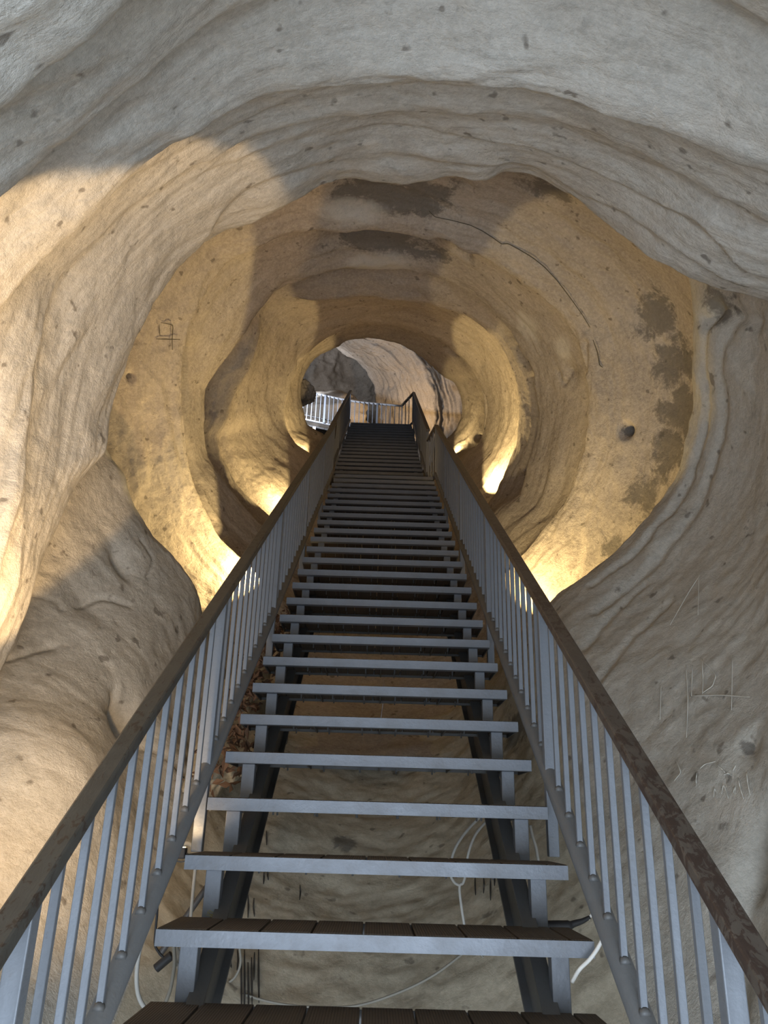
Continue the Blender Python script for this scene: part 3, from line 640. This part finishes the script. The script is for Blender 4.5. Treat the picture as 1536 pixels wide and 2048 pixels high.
# ledge with a drift of dry leaves left of the stairs
lump('rock_ledge', (-.80, 2.25, .98), (.17, .72, .15), ROCK_FLOOR, 'dirty rock ledge wedged under the left ends of the middle treads', 12).rotation_euler = (TH, 0, 0)
lv = MB()
for i in range(420):
    t = random.random(); y = 1.35 + 1.9 * t; x = -.70 + random.gauss(0, .07); z = y * M - .24 + random.gauss(0, .035); c = np.array([x, y, z])
    a = rng.normal(size=3); a /= np.linalg.norm(a); b = np.cross(a, rng.normal(size=3)); b /= np.linalg.norm(b); k = random.uniform(.02, .04); n_ = np.cross(a, b)
    lv.add([c - a * k, c + b * k * .45 + n_ * .008, c + a * k, c - b * k * .45 + n_ * .008, c - a * k + n_ * .002, c - b * k * .45 + n_ * .010, c + a * k + n_ * .002, c + b * k * .45 + n_ * .010], [(0, 1, 2, 3), (4, 5, 6, 7)])
tag(lv.obj('leaf_litter', LEAF), 'drift of dry brown leaves heaped beside the left ends of the treads', 'leaves', kind='stuff')

# ------------------------------------------------------------------ scratches, carved lines and drips on the rock
def marks(name, G, lines, width, mat, label, lift=.004):
    m = MB(); F = G.reshape(-1, 3); s_all = (F - CAM) @ A
    for ln in lines:
        pts = []
        for (x0, y0), (x1, y1) in zip(ln[:-1], ln[1:]):
            for t in np.linspace(0, 1, 6, endpoint=False): pts.append((x0 + (x1 - x0) * t, y0 + (y1 - y0) * t))
        pts.append(ln[-1]); P = []
        for x, y in pts:
            q = find(G, x, y, 8); P.append(unp(x, y, (q - CAM) @ A))
        P = np.array(P); P = P + (CAM - P) / np.linalg.norm(CAM - P, axis=1)[:, None] * lift
        P[1:-1] = (P[:-2] + 2 * P[1:-1] + P[2:]) / 4
        k = len(P); m.tube(P, width * (.45 + .55 * np.sin(np.linspace(.15, math.pi - .15, k))), 6)
    ob = m.obj(name, mat, smooth=True); return tag(ob, label, 'marks', kind='structure')
marks('scratched_letters', GU, [[(1427, 1595), (1429, 1575), (1434, 1592)], [(1443, 1588), (1447, 1568), (1457, 1597)], [(1466, 1586), (1470, 1572), (1470, 1588)], [(1476, 1556), (1480, 1575), (1487, 1598)], [(1493, 1545), (1495, 1565), (1500, 1590)],
    [(1434, 1530), (1446, 1540), (1450, 1546)], [(1472, 1530), (1465, 1543)], [(1447, 1550), (1455, 1546), (1463, 1551)], [(1372, 1330), (1376, 1400), (1373, 1475)], [(1404, 1318), (1406, 1360), (1405, 1388)], [(1404, 1322), (1420, 1335), (1432, 1352), (1425, 1372), (1405, 1386)], [(1385, 1330), (1383, 1392)], [(1465, 1310), (1463, 1420)], [(1380, 1392), (1440, 1390), (1500, 1394)], [(1322, 1370), (1320, 1440)], [(1352, 1520), (1362, 1545), (1348, 1562)], [(1398, 1140), (1396, 1230)], [(1340, 1250), (1380, 1180), (1400, 1150)], [(1400, 1537), (1410, 1528), (1431, 1523)], [(1394, 1545), (1392, 1560), (1393, 1572)]], .0022, SCRATCH, 'letters scratched pale into the right rock wall')
marks('carved_square', GT, [[(322, 645), (346, 650), (344, 684), (345, 700)], [(318, 650), (320, 672)], [(312, 678), (360, 679)]], .0035, GROOVE, 'square outline carved in the shaded rock on the left')
dl = []
for x, y0, y1 in ((482, 1905, 2030), (489, 1900, 2040), (496, 1925, 2025), (503, 1915, 2010), (509, 1905, 1960), (517, 1898, 2005), (462, 1918, 1935), (475, 1900, 1940), (533, 1662, 1690), (528, 1745, 1768), (536, 1742, 1760), (496, 1790, 1835), (508, 1796, 1833), (600, 1770, 1800), (950, 1755, 1790), (967, 1752, 1786), (981, 1756, 1800), (990, 1752, 1772)):
    dl.append([(x, y0), (x + random.uniform(-1.5, 1.5), (y0 + y1) / 2), (x + random.uniform(-1.5, 1.5), y1)])
marks('drip_marks', GU, dl, .004, DRIP, 'dark drips run down the rock under the lowest treads')
marks('rock_crack', GT, [[(858, 422), (870, 434), (905, 441), (940, 450), (965, 462), (985, 475), (1003, 488), (1016, 487), (1040, 500), (1065, 515), (1090, 535), (1115, 562), (1140, 595), (1165, 630), (1180, 655)], [(1186, 680), (1195, 705), (1199, 730), (1205, 735)]], .004, GROOVE, 'thin crack running along the ringed rock over the right side', .002)

# ------------------------------------------------------------------ lights
def spot(name, loc, aim, power, col, size=150, blend=.08, rad=.04):
    l = bpy.data.lights.new(name, 'SPOT'); l.energy = power; l.color = col; l.spot_size = math.radians(size); l.spot_blend = blend; l.shadow_soft_size = rad
    o = bpy.data.objects.new(name, l); COL.objects.link(o); o.location = tuple(loc)
    from mathutils import Vector
    o.rotation_euler = Vector(tuple(aim)).to_track_quat('-Z', 'Y').to_euler(); return o
WARM = (1.0, .74, .34); WARM2 = (1.0, .65, .30)
def dirn(side, tilt, fwd):  # outwards and up, square to the passage
    a = math.radians(tilt); return U * side * math.sin(a) + N * math.cos(a) + A * fwd
L0 = at_y(150, 1600, .0)
spot('lamp_warm_mouth', L0, unp(-20, 890, 3.1) - L0, 250, WARM2, 64, .06)
spot('lamp_warm_outcrop', L0 + np.array([.02, -.1, 0]), unp(30, 1530, 2.9) - L0, 60, WARM2, 95, .9)
for nm, p, sd, pw, tilt, fwd, size in (('lamp_warm_left', unp(548, 1150, 6.45), -1, 150, 61, -.04, 116), ('lamp_warm_right', unp(995, 1175, 5.95), 1, 80, 60, .4, 124), ('lamp_warm_left', unp(596, 1010, 9.6), -1, 80, 60, .1, 128),
                      ('lamp_warm_right', unp(945, 960, 9.5), 1, 100, 58, .2, 128), ('lamp_warm_left', unp(628, 905, 11.8), -1, 60, 58, .2, 128), ('lamp_warm_right', unp(905, 900, 12.4), 1, 24, 58, .2, 128)):
    spot(nm, p, dirn(sd, tilt, fwd), pw, WARM, size, .03)
spot('lamp_warm_curtain', unp(785, 858, 17.9), N * .8 + A * .6 + U * .1, 75, WARM2, 150, .3)
fl = at_y(360, 1706, .80) + np.array([0, 0, .03]); spot('lamp_warm_post', fl, np.array([-.645, .91, .56]) - fl, 2.2, WARM2, 95, .5, .02)
LW = unp(590, 785, 16.0)
spot('lamp_white_chamber', LW, unp(680, 790, 20.0) - LW, 240, (.82, .88, 1.0), 125, .5)
LW2 = unp(570, 770, 18.6)
spot('lamp_white_back', LW2, unp(640, 775, 22.5) - LW2, 190, (.85, .9, 1.0), 100, .6)

al = bpy.data.lights.new('daylight_mouth', 'AREA'); al.shape = 'RECTANGLE'; al.size = 3.0; al.size_y = 2.4; al.energy = 245; al.color = (.75, .87, 1.0)
ao = bpy.data.objects.new('daylight_mouth', al); COL.objects.link(ao); ao.location = tuple(tun(-2.3, 0, -.3))
from mathutils import Vector
ao.rotation_euler = Vector(tuple(A * 1.0 - N * .12)).to_track_quat('-Z', 'Y').to_euler()
w = bpy.data.worlds.new('sky'); SC.world = w; w.use_nodes = True
w.node_tree.nodes['Background'].inputs[0].default_value = (.62, .78, 1.0, 1); w.node_tree.nodes['Background'].inputs[1].default_value = .25

# ------------------------------------------------------------------ camera
cd = bpy.data.cameras.new('camera'); co = bpy.data.objects.new('camera', cd); COL.objects.link(co)
from mathutils import Matrix
mw = Matrix(((RT[0], UP[0], -FW[0], CAM[0]), (RT[1], UP[1], -FW[1], CAM[1]), (RT[2], UP[2], -FW[2], CAM[2]), (0, 0, 0, 1)))
co.matrix_world = mw
cd.sensor_fit = 'VERTICAL'; cd.sensor_height = 36.0; cd.lens = FPX / 2048 * 36.0; cd.clip_start = .02; cd.clip_end = 200
SC.camera = co
SC.view_settings.view_transform = 'Standard'; SC.view_settings.look = 'None'; SC.view_settings.exposure = 0.0; SC.view_settings.gamma = 1.0
SC.view_settings.use_curve_mapping = False
SC.cycles.use_denoising = True
SC.cycles.max_bounces = 8; SC.cycles.diffuse_bounces = 5
